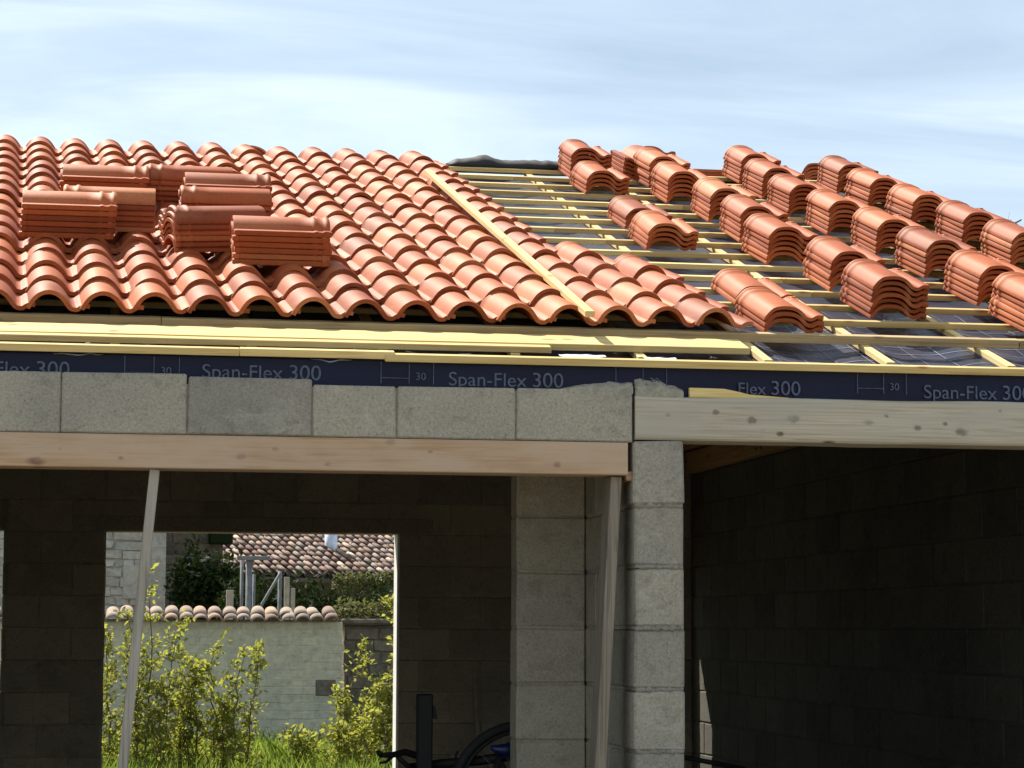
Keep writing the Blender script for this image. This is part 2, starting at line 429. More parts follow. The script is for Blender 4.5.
# rough mortar left along the tops
def rough_lump(mb, x0, x1, y0, y1, z0, prof, seed=0, amp=0.012):
    """an uneven strip of set mortar; prof gives its height along x"""
    nx, ny = max(6, int((x1-x0)/0.012)), 8
    vs = []; fs = []
    for j in range(ny+1):
        for i in range(nx+1):
            u, v = i/nx, j/ny
            x = x0+(x1-x0)*u; y = y0+(y1-y0)*v
            h = prof(u)*(0.55+0.45*min(1, 4*v, 4*(1-v)) if j not in (0, ny) else 0.5)
            h *= 1 + 0.28*noise.noise((x*16+seed, y*16, 3.1)) + 0.12*noise.noise((x*50+seed, y*50, 9.1))
            vs.append((x, y + 0.006*noise.noise((x*30, y*30, seed+5)), z0 + max(0.002, h)))
    n0 = len(vs)
    for j in (0, ny):
        for i in range(nx+1): vs.append((x0+(x1-x0)*i/nx, y0+(y1-y0)*j/ny, z0-0.01))
    W = nx+1
    for j in range(ny):
        for i in range(nx): fs.append((j*W+i, j*W+i+1, (j+1)*W+i+1, (j+1)*W+i))
    for i in range(nx):
        fs.append((n0+i, n0+i+1, i+1, i)); fs.append((ny*W+i, ny*W+i+1, n0+W+i+1, n0+W+i))
    fs.append([n0] + [j*W for j in range(ny+1)] + [n0+W]); fs.append([n0+nx] + [j*W+nx for j in range(ny+1)][::1] + [n0+W+nx])
    mb.add(vs, fs)
for lump in range(3):
  rm = MB()
  if lump == 0: rough_lump(rm, 1.70, 2.13, YF+0.004, YF+0.10, 2.572, lambda u: 0.004 + 0.034*min(1, max(0, (u-0.25)*2.4)), 1)
  if lump == 1: rough_lump(rm, 2.14, 2.345, YF+0.006, YF+0.15, 2.553, lambda u: 0.072 + 0.012*math.sin(u*4+0.5) - 0.022*max(0, u-0.8)*5, 2, 0.02)
  if lump == 2: rough_lump(rm, -0.05, 0.30, YF+0.03, YF+0.12, 2.598, lambda u: 0.012*math.sin(u*3.14), 3)
  rm.build('mortar_bed', M['mortar'], house)
# piers
pb = MB()
for k in range(10):
    z1 = 2.352-0.25*k; z0 = max(0, z1-0.25)
    if k == 0: z1 = 2.376
    if z1 < 0.02: break
    pb.box(2.134+rnd.uniform(-.002, .002), 2.343+rnd.uniform(-.002, .003), YF+rnd.uniform(0, 0.004), YF+0.5, z0+0.007, z1-0.006, 0.009, jit=0.0045)
    pb.box(2.142, 2.335, YF+0.009, YF+0.49, z0-0.006, z0+0.008, 0.001)
pb.build('front_pier', M['block'], house)
# mortar squeezed out of the joints of the pier
for k in range(5):
    sq = MB()
    z = 2.102-0.25*k
    pts = []
    for i in range(25):
        pts.append((2.138+0.2*i/24, YF+0.0105, z+0.006*noise.noise((i*0.45, k*3.1, 0))))
    sq.tube(pts, [0.006+0.022*abs(noise.noise((i*0.8, k*2.3, 4))) for i in range(25)], 6)
    sq.build('joint_mortar', M['joint'], house)
# partition between room and garage, with its nib
nb = MB()
block_wall(nb, 'y', YF+0.51, 10.36, 2.142, 2.335, 0, 2.72, phase=0.102)
nb.build('return_wall', M['block'], house)
nb = MB()
block_wall(nb, 'x', 1.823, 2.138, 10.2, 10.36, 0, 2.85, phase=0.102, cl=5.0, jit=0.003)
nb.build('wall_nib', M['block'], house)
# rear wall with its three openings
rb = MB()
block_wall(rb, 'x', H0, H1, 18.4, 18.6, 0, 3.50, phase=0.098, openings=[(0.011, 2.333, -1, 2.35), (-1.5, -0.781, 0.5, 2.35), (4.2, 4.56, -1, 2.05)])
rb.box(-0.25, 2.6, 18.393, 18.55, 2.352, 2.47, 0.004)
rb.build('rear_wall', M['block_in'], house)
jb = MB(); jb.box(2.312, 2.3325, 18.396, 18.604, 0.013, 2.349, 0.003); jb.build('sunlit_jamb_strip', M['plaster'], house)  # added white strip, sunlight on the jamb put into its colour
# side walls
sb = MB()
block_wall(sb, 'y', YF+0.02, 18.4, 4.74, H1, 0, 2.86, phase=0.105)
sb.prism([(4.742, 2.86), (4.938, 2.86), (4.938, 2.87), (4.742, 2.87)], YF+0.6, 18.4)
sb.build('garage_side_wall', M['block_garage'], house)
gb = MB()
gp = [(9.75, 2.862), (15.15, 2.862), (18.6, 2.862), (18.6, 3.45), (15.15, 4.60), (9.75, 2.80)]
n = len(gp)
for xx0, xx1 in ((4.745, 4.935), (H0, H0+0.2)):
    gb = MB()
    vs = [(xx0, y, z) for y, z in gp] + [(xx1, y, z) for y, z in gp]
    gb.add(vs, [tuple(range(n)), tuple(range(2*n-1, n-1, -1))] + [((i+1) % n, i, n+i, n+(i+1) % n) for i in range(n)])
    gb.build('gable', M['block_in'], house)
sb = MB()
block_wall(sb, 'y', YF+0.02, 18.4, H0, H0+0.2, 0, 2.86, phase=0.105)
block_wall(sb, 'x', H0+0.2, -1.9, YF+0.004, YF+0.2, 0, 2.355, phase=0.105)
sb.build('left_wall', M['block'], house)
# floor
fb = MB(); fb.box(H0+0.2, 4.738, YF-0.1, 18.398, -0.1, 0.012, 0.01)
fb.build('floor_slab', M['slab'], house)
# timbers
tb = MB(); tb.box(-2.1, 2.107, YF-0.003, YF+0.16, 2.226, 2.3595, 0.004)
tb.build('timber_lintel', M['lintel_wood'], house)
tb = MB(); tb.box(2.105, 2.140, YF+0.03, YF+0.14, 2.205, 2.243, 0.003)
tb.build('wooden_wedge', M['lintel_wood'], house)
tb = MB()
# garage beam with a slightly waney lower and upper edge
nx = 40; vs = []; fs = []
for i in range(nx+1):
    x = 2.138 + (4.94-2.138)*i/nx
    dz0 = 0.004*noise.noise((x*3, 1, 0)); dz1 = 0.005*noise.noise((x*2.3, 7, 0))
    zt, zl = 2.556+dz1+0.003*(x-2.1), 2.374+dz0
    for (y, z) in ((YF+0.002, zl+0.008), (YF-0.002, zl+0.02), (YF-0.002, zt-0.02), (YF+0.006, zt-0.004), (YF+0.02, zt), (YF+0.2, zt), (YF+0.2, zl), (YF+0.01, zl)):
        vs.append((x, y, z))
for i in range(nx):
    for k in range(8): fs.append((i*8+k, (i+1)*8+k, (i+1)*8+(k+1) % 8, i*8+(k+1) % 8))
fs.append(tuple(range(8))); fs.append(tuple(nx*8+k for k in range(8))[::-1])
fs = [f[::-1] for f in fs]
tb.add(vs, fs)
tb.build('garage_beam', M['grey_wood'], house)
tb = MB()
tb.prism([(2.372, 2.553), (2.372, 2.594), (2.52, 2.592), (2.57, 2.583), (2.63, 2.570), (2.80, 2.560), (2.80, 2.555)][::-1], YF+0.012, YF+0.05)
tb.build('packing_strip', M['pine'], house)
tb = MB()
tb.box(4.66, 4.737, 11.0, 18.3, 2.862, 3.03, 0.004); tb.box(4.60, 4.735, 9.9, 18.3, 3.05, 3.16, 0.004)
tb.build('wall_plate', M['brown_wood'], house)
tb = MB(); tb.box(2.34, 4.62, 18.25, 18.39, 2.88, 3.08, 0.004)
tb.build('rear_plate', M['brown_wood'], house)

# membrane: over the whole slope, folded down at the eave, and the rear slope
DROP = 0.062
vs = []; fs = []
XM0, XM1 = H0-0.05, 5.10
cb_x = [-2.72+0.549*i for i in range(15)]        # counter battens
def sag(x, y):
    d = min(abs(x-c) for c in cb_x)/0.2745
    w = 0.012*noise.noise((x*1.3, y*2.6, 0)) + 0.006*noise.noise((x*7, y*5, 2)) + 0.0035*noise.noise((x*16, y*11, 4))
    return -0.020*min(1, d*1.6)**2 + w*min(1, d*1.5)
nx, ny = 260, 110
y_a, y_b = 9.225, YR+0.02
prow = []
rows_ = [('h', 2.50), ('h', 2.54), ('h', 2.58), ('h', 2.62), ('h', 2.65), ('h', 2.672)] + [('s', y_a+(y_b-y_a)*(j/ny)) for j in range(ny+1)]
for kind, q in rows_:
    for i in range(nx+1):
        x = XM0+(XM1-XM0)*i/nx
        if kind == 'h':
            vs.append((x, 9.230 + 0.007*noise.noise((x*2.6, q*4, 1)) + 0.0035*noise.noise((x*11, q*6, 1)), q))
        else:
            e = min(1, (q-y_a)/0.25)
            vs.append((x, q, zb(q)-0.012-(DROP-0.012)*e + sag(x, q)*e))
W = nx+1
for j in range(len(rows_)-1):
    for i in range(nx): fs.append((j*W+i, j*W+i+1, (j+1)*W+i+1, (j+1)*W+i))
o = len(vs); zr = zb(YR)-DROP+0.008
vs += [(XM0, YR+0.02, zr), (XM1, YR+0.02, zr), (XM1, 18.95, zr-TT*3.78), (XM0, 18.95, zr-TT*3.78)]
fs.append((o, o+1, o+2, o+3))
mb = MB(); mb.add(vs, fs, True)
membrane = mb.build('membrane', M['membrane'], house)
sol = membrane.modifiers.new('thick', 'SOLIDIFY'); sol.thickness = 0.0015; sol.offset = -1
# printed words and measure marks on the hanging edge
def words(txt, x0, x1, zbase, y=9.2215):
    cu = bpy.data.curves.new('lettering', 'FONT'); cu.body = txt; cu.size = 0.07; cu.extrude = 0.0004
    tmp = bpy.data.objects.new('lettering_curve', cu); col.objects.link(tmp)
    bpy.context.view_layer.update()
    me = bpy.data.meshes.new_from_object(tmp.evaluated_get(bpy.context.evaluated_depsgraph_get()))
    bpy.data.objects.remove(tmp)
    xs = [v.co.x for v in me.vertices]; w = max(xs)-min(xs); s = (x1-x0)/w
    bm = MB()
    vs = [((v.co.x-min(xs))*s + x0, y - v.co.z, v.co.y*0.96*s + zbase) for v in me.vertices]
    bm.add(vs, [tuple(p.vertices) for p in me.polygons])
    bpy.data.meshes.remove(me)
    o = bm.build('lettering', M['print'], membrane); return o
words('Flex', 2.585, 2.703, 2.572); words('300', 2.727, 2.852, 2.572)
for k, zq in ((-2, 2.585), (-1, 2.592), (0, 2.583)):
    a = 1.365 + k*0.997 + (0.01 if k == 1 else 0)
    words('Span-Flex', a, a+0.322, zq); words('300', a+0.348, a+0.475, zq)
words('Span-Flex', 3.395, 3.720, 2.572); words('300', 3.746, 3.875, 2.572)
for a in (-0.93, 0.06, 1.085, 2.06, 3.10):
    mk = MB()
    for dx in (0, 0.115, 0.215): mk.box(a+dx, a+dx+0.003, 9.2205, 9.2213, 2.585, 2.675, 0.0002)
    mk.box(a, a+0.115, 9.2203, 9.2213, 2.607, 2.6095, 0.0002)
    o = words('30', a+0.145, a+0.185, 2.603)
    mk.add([tuple(v.co) for v in o.data.vertices], [tuple(p.vertices) for p in o.data.polygons])
    bpy.data.objects.remove(o)
    mk.build('printed_marking', M['print'], membrane)
# white torn film edges peeping out above the eave lath
for (xa, xb, ya) in ((-0.22, -0.02, 9.215), (0.80, 0.97, 9.215), (1.86, 2.06, 9.39), (2.22, 2.36, 9.37)):
    wf = MB(); nseg = 16; vs = []; fs = []
    for i in range(nseg+1):
        x = xa+(xb-xa)*i/nseg; d = max(0.0, math.sin(math.pi*i/nseg))**0.6
        yb_ = ya + 0.02
        zz = zb(yb_)-0.030 + 0.008*noise.noise((x*20, 3, 1))
        vs += [(x, yb_-0.012, zz - 0.003 - 0.012*d*(0.6+0.4*noise.noise((x*14, 1, 1)))), (x, yb_+0.004, zz+0.003), (x, yb_+0.02, zz+0.007)]
    for i in range(nseg):
        for k in range(2): fs.append((i*3+k, (i+1)*3+k, (i+1)*3+k+1, i*3+k+1))
    wf.add(vs, fs, True)
    wf.build('torn_film', M['white'], membrane)
# printed grid on the sloping sheet near the eave
gm = MB()
def sheet(x, y): return zb(y)-0.012-(DROP-0.012)*min(1, (y-y_a)/0.25) + sag(x, y)*min(1, (y-y_a)/0.25) + 0.0035
def strip(pts, wx, wy):
    vs = []; 
    for (x, y) in pts: vs += [(x, y, sheet(x, y)), (x+wx, y+wy, sheet(x+wx, y+wy))]
    gm.add(vs, [(2*i, 2*i+1, 2*i+3, 2*i+2) if wx == 0 else (2*i, 2*i+2, 2*i+3, 2*i+1) for i in range(len(pts)-1)][:])
gx = 2.44
while gx < 5.05:
    strip([(gx, 9.30+0.05*k) for k in range(30)], 0.004, 0); gx += 0.14
for gy in [9.33+0.13*k for k in range(10)]:
    strip([(2.44+0.03*k, gy) for k in range(87)], 0, 0.006)
o = gm.build('printed_grid', M['print_light'], membrane); o['kind'] = 'stuff'
# counter battens
for i, x in enumerate(cb_x):
    if x > 5.05: continue
    c = MB(); yy0 = 9.405+rnd.uniform(-.01, .012)
    c.box(-0.02, 0.02, 0, (YR-yy0)/CT-0.02, -0.0265, 0, 0.002)
    o = c.build('counter_batten', M['pine_y'], house)
    T = roof_frame(x+rnd.uniform(-.006, .006), yy0, -0.0275, rnd.uniform(-.002, .002))
    o.matrix_basis = house.matrix_basis.inverted() @ T
# battens
def batten(y, x0, x1, h=0.027, d=0.04, name='batten', lift=0.0, mt='pine'):
    c = MB()
    cuts = [x0]
    x = x0
    while x < x1:
        x += rnd.uniform(2.4, 4.0); cuts.append(min(x, x1))
    for a, b_ in zip(cuts[:-1], cuts[1:]):
        if b_-a < 0.05: continue
        c.box(a, b_-0.002, 0, d, -h, rnd.uniform(-0.001, 0.001), 0.002, T=Matrix.Rotation(rnd.uniform(-.0015, .0015), 4, 'Z'))
    o = c.build(name, M[mt], house)
    o.matrix_basis = house.matrix_basis.inverted() @ roof_frame(0, y, lift)
    return o
batten(9.752, H0-0.05, 5.08, 0.040, 0.045, 'eave_batten', 0.012, 'pine_old')
for k in range(1, 16): batten(9.80+k*GAUGE+rnd.uniform(-.008, .008), H0-0.05, 5.08)
batten(9.192, H0-0.05, 1.14, 0.030, 0.034, 'eave_lath', 0.012)
batten(9.186, 1.10, 5.08, 0.030, 0.034, 'eave_lath', 0.004)
# barge board along the right verge
c = MB(); c.box(0, 0.027, 0, (YR-9.3)/CT, -0.16, 0.03, 0.003)
o = c.build('barge_board', M['brown_wood'], house); o.matrix_basis = house.matrix_basis.inverted() @ roof_frame(5.09, 9.3, 0)

# laid tiles: one covering
cov = MB()
def lay(i, j, base=0.004):
    y = Y0 + j*GAUGE + rnd.uniform(-.007, .007); x = X0 + i*PITCHX + SHEAR*(y-Y0) + rnd.uniform(-.004, .004)
    T = roof_frame(x, y, base + 0.019 + rnd.uniform(-.003, .003), -SHEAR + rnd.uniform(-.012, .012), R(3.8) + rnd.uniform(-.004, .004))
    cov.add([T @ Vector(v) for v in LV], LSM, True)
    cov.add([T @ Vector(v) for v in LV], LFL, False)
    for yy in (0.40,):
        cov.box(0.229, 0.257, yy, yy+0.03, 0.016, 0.042, 0.003, T=T)
for i in range(-11, 12):
    for j in range(15): lay(i, j)
for j in range(5): lay(12, j)
for j in range(4): lay(13, j)
cov.build('tile_covering', M['tile'], house)

# ------------------------------------------------------------------ loose tiles in stacks
ORD = ['topmost', 'second', 'third', 'fourth', 'fifth', 'sixth', 'seventh', 'eighth']
NORD = ['first', 'second', 'third', 'fourth', 'fifth', 'sixth', 'seventh', 'eighth']
GROUP = 'loose clay tiles stacked on the roof'
def stack(x, y, n, where, rz=0.0, lift=0.002, dz=0.0274, T0=None):
    """n loose tiles nested one on another, front left corner at x, y"""
    sk = rnd.uniform(-.02, .02)
    for k in range(n):
        o = bpy.data.objects.new('clay_tile', TILE_MESH); col.objects.link(o)
        T = roof_frame(x, y, lift + k*dz, rz + sk) if T0 is None else T0 @ Matrix.Translation((0, 0, k*dz)) @ Matrix.Rotation(sk, 4, 'Z')
        J = Matrix.Translation((rnd.uniform(-.003, .003), rnd.uniform(-.009, .009), 0)) @ Matrix.Rotation(rnd.uniform(-.012, .012), 4, 'Z')
        o.matrix_basis = T @ J
        d = n-1-k
        lead = ('topmost' if d == 0 else 'bottom' if d == n-1 else ORD[d]) + ' tile'
        tag(o, f'{lead} {where}', 'roof tile', GROUP)
fileA = [(2.89, 9.83, 3), (2.94, 10.46, 2), (2.86, 11.95, 4), (2.90, 12.66, 3), (2.96, 14.02, 4), (3.0, 14.72, 6)]
fileB = [(3.52, 10.22, 6), (3.54, 10.90, 6), (3.43, 11.61, 6), (3.48, 12.32, 6), (3.49, 13.02, 6), (3.41, 13.72, 6), (3.46, 14.42, 6)]
fileC = [(4.19, 9.99, 6), (4.20, 10.61, 6), (4.20, 11.34, 6), (4.17, 12.02, 6), (4.11, 12.68, 6), (4.07, 13.33, 6), (4.12, 14.06, 6), (4.17, 14.76, 6)]
fileD = [(4.83, 11.72, 6), (4.82, 12.40, 6), (4.76, 13.07, 6), (4.73, 13.76, 6), (4.73, 14.40, 6)]
for f, (nm, lst) in enumerate((('first', fileA), ('second', fileB), ('third', fileC), ('fourth', fileD))):
    for k, (x, y, n) in enumerate(lst):
        stack(x, y, n, f'in {NORD[k]} stack up from eave, {nm} file of stacks from left')
# sideways stacks standing on the laid tiles
LB = 0.092
def side_stack(xl, xr, y, n, head, where, rz=0.0, ex=0.0):
    if head == 'R':
        stack(xl, y + 0.245*CT, n, where, R(-90)+rz, LB+ex)
    else:
        stack(xl + TL*math.cos(rz), y + TL*math.sin(rz)*CT, n, where, R(90)+rz, LB+ex)
side_stack(-0.44, 0.04, 11.19, 6, 'R', 'in front left sideways stack lying on laid tiles')
side_stack(-0.24, 0.21, 11.47, 6, 'L', 'in sideways stack tucked right behind the front left one')
side_stack(-0.27, 0.21, 12.17, 6, 'R', 'in rear left sideways stack under the ridge', )
side_stack(0.18, 0.62, 12.36, 6, 'L', 'in rearmost sideways stack, nearest ridge, of the left group')
side_stack(0.37, 0.84, 12.03, 6, 'R', 'in rear sideways stack of right group on laid tiles')
side_stack(0.34, 0.81, 11.60, 6, 'L', 'in middle sideways stack of right group on laid tiles')
side_stack(0.29, 0.75, 10.92, 6, 'L', 'in skewed sideways stack showing its sunlit left end', R(15))
side_stack(0.55, 1.03, 10.62, 6, 'R', 'in sideways stack nearest the eave on laid tiles')
# stacks at and beyond the ridge
stack(3.37+0.246, 14.80+TL*CT, 5, 'in turned stack by ridge between first two files', R(180))
def back_frame(x, y, dz, rz):
    T = Matrix.Rotation(-TH, 4, 'X') @ Matrix.Rotation(rz, 4, 'Z')
    T.translation = Vector((x, y, zb(YR) - TT*(y-YR) + dz)); return T
stack(0, 0, 7, 'in dark stack standing beyond ridge behind second file', T0=back_frame(3.585, 15.24, 0.03, 0))
stack(0, 0, 5, 'in dark stack standing beyond ridge behind third file', T0=back_frame(4.78, 15.22, 0.0, 0))
stack(0, 0, 3, 'in low sideways stack beyond ridge, left of third file', R(-90), T0=back_frame(3.95, 15.45, 0.0, R(-90)))

# ------------------------------------------------------------------ loose timber on the roof
c = MB(); c.box(-0.021, 0.021, 0, 4.55, 0, 0.027, 0.002)
o = c.build('wooden_lath', M['pine_y']); o.matrix_basis = roof_frame(2.03, 9.62, 0.092, R(1.45), R(-0.12))
tag(o, 'long yellow pine lath lying up the slope on the laid tiles', 'lath')
c = MB(); c.box(-3.0, 2.28, 0, 0.05, 0, 0.027, 0.003)
o = c.build('loose_plank', M['pine']); o.matrix_basis = roof_frame(-0.45, 9.412, -0.0265, R(0.15))
tag(o, 'narrow yellow plank in front of the wider one, stopping short on right', 'plank', 'loose planks along the eave')
c = MB(); c.box(-3.0, 3.16, 0, 0.19, 0, 0.03, 0.003)
o = c.build('loose_plank', M['pine']); o.matrix_basis = roof_frame(-0.45, 9.463, -0.0265, R(0.35))
tag(o, 'wide yellow plank along the eave, reaching farther right', 'plank', 'loose planks along the eave')
# dark roll of ridge membrane
c = MB(); vs = []; fs = []; nseg, nr = 60, 14
for i in range(nseg+1):
    u = i/nseg; x = 2.22 + 0.86*u
    h = 0.055 + 0.012*noise.noise((x*6, 0, 3)) + 0.008*noise.noise((x*19, 0, 8)) + 0.032*math.exp(-((u-0.30)/0.09)**2) + 0.012*math.exp(-((u-0.8)/0.12)**2)
    h *= min(1, 0.35+u*9) * min(1, 0.4 + (1-u)*14)
    wd = 0.11 + 0.02*noise.noise((x*5, 4, 3))
    for k in range(nr):
        a = math.pi*k/(nr-1)
        vs.append((x, 15.20 - math.cos(a)*wd, zb(YR) + 0.005 + max(0.0, math.sin(a))**0.8*h*(1+0.15*noise.noise((x*15, k, 1))) - abs(math.cos(a))*0.02))
for i in range(nseg):
    for k in range(nr-1): fs.append((i*nr+k, (i+1)*nr+k, (i+1)*nr+k+1, i*nr+k+1))
    fs.append((i*nr+nr-1, (i+1)*nr+nr-1, (i+1)*nr, i*nr))
fs.append(tuple(range(nr))[::-1]); fs.append(tuple(nseg*nr+k for k in range(nr)))
c.add(vs, [f[::-1] for f in fs], True)
tag(c.build('membrane_roll', M['roll']), 'crumpled dark membrane strip lying along the bare ridge', 'roofing strip')
# single tile caught at the ridge among the laid ones
o = bpy.data.objects.new('clay_tile', TILE_MESH); col.objects.link(o)
o.matrix_basis = back_frame(0.86, 15.14, 0.03, R(20)); tag(o, 'lone dark tile poking up behind the laid ridge row', 'roof tile', GROUP)

# ------------------------------------------------------------------ props and leaning pieces
c = MB(); p0, p1 = Vector((-0.005, YF+0.05, 0.0)), Vector((0.188, YF+0.05, 2.224))
def leaning(mb, p0, p1, w, d):
    z = (p1-p0); l = z.length; z.normalize(); y = Vector((0, 1, 0)); x = y.cross(z).normalized(); y = z.cross(x)
    T = Matrix((x, y, z)).transposed().to_4x4(); T.translation = p0
    mb.box(-w/2, w/2, -d/2, d/2, 0, l, 0.003, T=T)
leaning(c, p0, p1, 0.040, 0.040)
tag(c.build('wooden_prop', M['prop_wood']), 'thin grey wooden prop slanting up to the timber lintel', 'prop')
c = MB(); leaning(c, Vector((1.945, YF+0.12, 0.0)), Vector((2.066, YF+0.10, 2.222)), 0.046, 0.13)
tag(c.build('leaning_board', M['board_wood']), 'grey board leaning upright beside the block pier', 'board')
c = MB(); leaning(c, Vector((2.96, 18.10, 0.012)), Vector((2.915, 18.38, 1.26)), 0.025, 0.025) if False else leaning(c, Vector((1.93*1.0+0.02, 17.9, 0.012)), Vector((1.93, 18.38, 1.26)), 0.025, 0.025)
c = MB()
p = at(475, 672, 18.36); q = at(478, 768, 18.2); q = p + (q-p)*2.0
leaning(c, Vector((p.x+0.03, 18.1, 0.013)), Vector((p.x, 18.38, p.z)), 0.028, 0.028)
tag(c.build('wooden_stick', M['old_post']), 'thin brown stick leaning on the dark rear wall', 'stick')

# ------------------------------------------------------------------ bicycle on a work stand inside the room
BY = 10.75
def bp(px, py, dy=0.0): return at(px, py, BY+dy)
bike = empty('bicycle', bp(460, 900), 'black bicycle with curved handlebar hung behind the block nib', 'bicycle')
def wheel(cx, cz, yaw, name_parent):
    cpt = Vector(cx)
    Rz = Matrix.Rotation(yaw, 4, 'Z')
    ring = lambda r: [cpt + Rz @ Vector((math.cos(a)*r, 0, math.sin(a)*r)) for a in [2*math.pi*i/40 for i in range(41)]]
    t = MB(); t.tube(ring(0.335), 0.022, 10, False); ty = t.build('wheel', M['rubber'], bike)
    t = MB(); t.tube(ring(0.305), 0.010, 8, False); t.build('rim', M['black'], ty)
    t = MB()
    for i in range(16):
        a = 2*math.pi*i/16
        t.tube([cpt, cpt + Rz @ Vector((math.cos(a)*0.30, 0, math.sin(a)*0.30))], 0.0015, 4)
    t.build('spokes', M['steel'], ty)
    t = MB(); t.tube([cpt + Rz @ Vector((0, -0.05, 0)), cpt + Rz @ Vector((0, 0.05, 0))], 0.02, 10); t.build('hub', M['black'], ty)
rw = bp(523, 797); wheel(rw, 0, 0, bike)
fw = bp(398, 905, 0.35); wheel(fw, 0, R(75), bike)
t = MB()
seat_top = bp(497, 757); bb = bp(470, 850, 0.1); head = bp(410, 768, 0.25); head2 = bp(405, 800, 0.27)
t.tube([bp(535, 752), bp(485, 760, 0.05), bp(440, 764, 0.15), head], 0.023, 10)
t.tube([head2, bb], 0.024, 10); t.tube([bp(500, 757), bb], 0.018, 10); t.tube([bb, rw], 0.013, 8); t.tube([bp(500, 762), rw], 0.012, 8)
t.build('frame', M['black'], bike)
t = MB(); t.tube([head2, fw + Vector((0.03, 0, 0.1)), fw], 0.016, 8); t.tube([head2, fw + Vector((-0.03, 0.03, 0.1)), fw], 0.014, 8); t.build('fork', M['black'], bike)
t = MB(); t.tube([bp(428, 764, 0.2), bp(418, 756, 0.2), bp(405, 752, 0.16), bp(392, 755, 0.1), bp(381, 755, 0.02)], [0.018, 0.017, 0.016, 0.014, 0.013], 10)
t.tube([bp(425, 772, 0.22), bp(410, 768, 0.2), bp(398, 757, 0.14)], 0.012, 8)
hb = t.build('handlebar', M['black'], bike)
t = MB(); t.tube([bp(381, 755, 0.02), bp(378, 752, 0.0)], 0.011, 8); t.tube([bp(392, 757, 0.09), bp(386, 762, 0.07), bp(380, 763, 0.05)], [0.008, 0.006, 0.005], 8); t.build('brake_lever', M['black'], hb)
t = MB(); t.tube([bp(455, 762, 0.1), bp(456, 755, 0.1), bp(458, 751, 0.1)], 0.006, 8); t.build('cable_stop', M['black'], bike)
t = MB(); t.tube([bp(515, 748), bp(505, 750), bp(496, 749), bp(490, 747)], [0.035, 0.03, 0.02, 0.008], 12); t.build('blue_saddle_bag', M['blue'], bike)
st = empty('work_stand', bp(424, 940, 0.1), 'thick black square post standing in the room beside the rear opening', 'stand')
a, b_ = bp(417, 694, 0.1), bp(432, 694, 0.1)
t = MB(); t.box(a.x, b_.x, a.y-0.035, a.y+0.035, 0.04, a.z, 0.006); t.build('post', M['black'], st)
t = MB(); cl = bp(433, 712, 0.1); t.prism([(cl.x-0.004, cl.z+0.035), (cl.x+0.008, cl.z+0.02), (cl.x+0.018, cl.z-0.035), (cl.x-0.004, cl.z-0.03)], a.y-0.02, a.y+0.02); t.build('clamp_lever', M['black'], st)
t = MB(); t.box(a.x-0.25, b_.x+0.25, a.y-0.04, a.y+0.04, 0.013, 0.05, 0.006); t.box(a.x-0.0, b_.x, a.y-0.3, a.y+0.3, 0.013, 0.048, 0.006); t.build('foot', M['black'], st)

# dark trestle in the garage
tr = empty('metal_trestle', (3.2, 12, 0), 'thin black bar crossing low just inside the garage', 'trestle')
pa, pc = at(672, 755, 12), at(745, 769, 12)
t = MB(); t.tube([pa, pc], 0.013, 8); t.build('top_bar', M['black'], tr)
for e in (0.1, 0.9):
    e0 = pa.lerp(pc, e)
    t = MB(); t.tube([e0, Vector((e0.x, e0.y-0.25, 0.013))], 0.012, 8); t.build('leg', M['black'], tr)
    t = MB(); t.tube([e0, Vector((e0.x, e0.y+0.25, 0.013))], 0.012, 8); t.build('leg', M['black'], tr)

# ------------------------------------------------------------------ ground
g = MB(); S = 1500
g.add([(-S, -S, -0.004), (S, -S, -0.004), (S, S, -0.004), (-S, S, -0.004)], [(0, 1, 2, 3)])
structure(g.build('ground', M['ground']))

# ------------------------------------------------------------------ garden wall with tile coping
def half_tile(mb, T, r0, r1, l, th=0.012, n=8, arc=math.pi*0.92):
    vs = []
    for (y, r) in ((0, r0), (l, r1)):
        for rr in (r, r-th):
            for k in range(n+1):
                a = math.pi/2 + arc*(k/n-0.5)
                vs.append(T @ Vector((math.cos(a)*rr, y, math.sin(a)*rr*0.9)))
    W = n+1; fs = []
    for k in range(n):
        fs += [(k+1, k, 2*W+k, 2*W+k+1), (W+k, W+k+1, 3*W+k+1, 3*W+k), (k, k+1, W+k+1, W+k), (2*W+k+1, 2*W+k, 3*W+k, 3*W+k+1)]
    fs += [(0, W, 3*W, 2*W), (n, 2*W+n, 3*W+n, W+n)]
    mb.add(vs, fs, True)
gw = empty('garden_wall', (0, 30, 0), 'pale rendered garden wall capped with two rows of old curved tiles', 'wall')
b = MB(); block_wall(b, 'x', -9, 3.06, 30.0, 30.35, -0.01, 1.67, ch=0.105, cl=0.26, phase=0, jit=0.005, gap=0.004, inset=0.003, lenvar=0.45)
b.build('wall_face', M['render'], gw)
b = MB(); b.box(2.72, 2.98, 29.988, 30.05, 0.72, 0.93, 0.01); b.build('cut_stone', M['stone_dark'], gw)
b = MB()
i = 0; x = -9.0
while x < 3.0:
    for (yo, zo, tl) in ((-0.13, 1.655, 0.32), (0.08, 1.712, 0.34)):
        T = Matrix.Translation((x+rnd.uniform(-.012, .012), 30.0+yo, zo+rnd.uniform(-.008, .008))) @ Matrix.Rotation(rnd.uniform(-.06, .06), 4, 'Z') @ Matrix.Rotation(R(15)+rnd.uniform(-.03, .03), 4, 'X')
        half_tile(b, T, 0.102, 0.085, tl, th=0.016)
    x += 0.186
b.build('tile_coping', M['coping'], gw)
b = MB(); b.box(-9, 3.02, 30.02, 30.33, 1.66, 1.70, 0.01); b.build('mortar_fill', M['mortar'], gw)
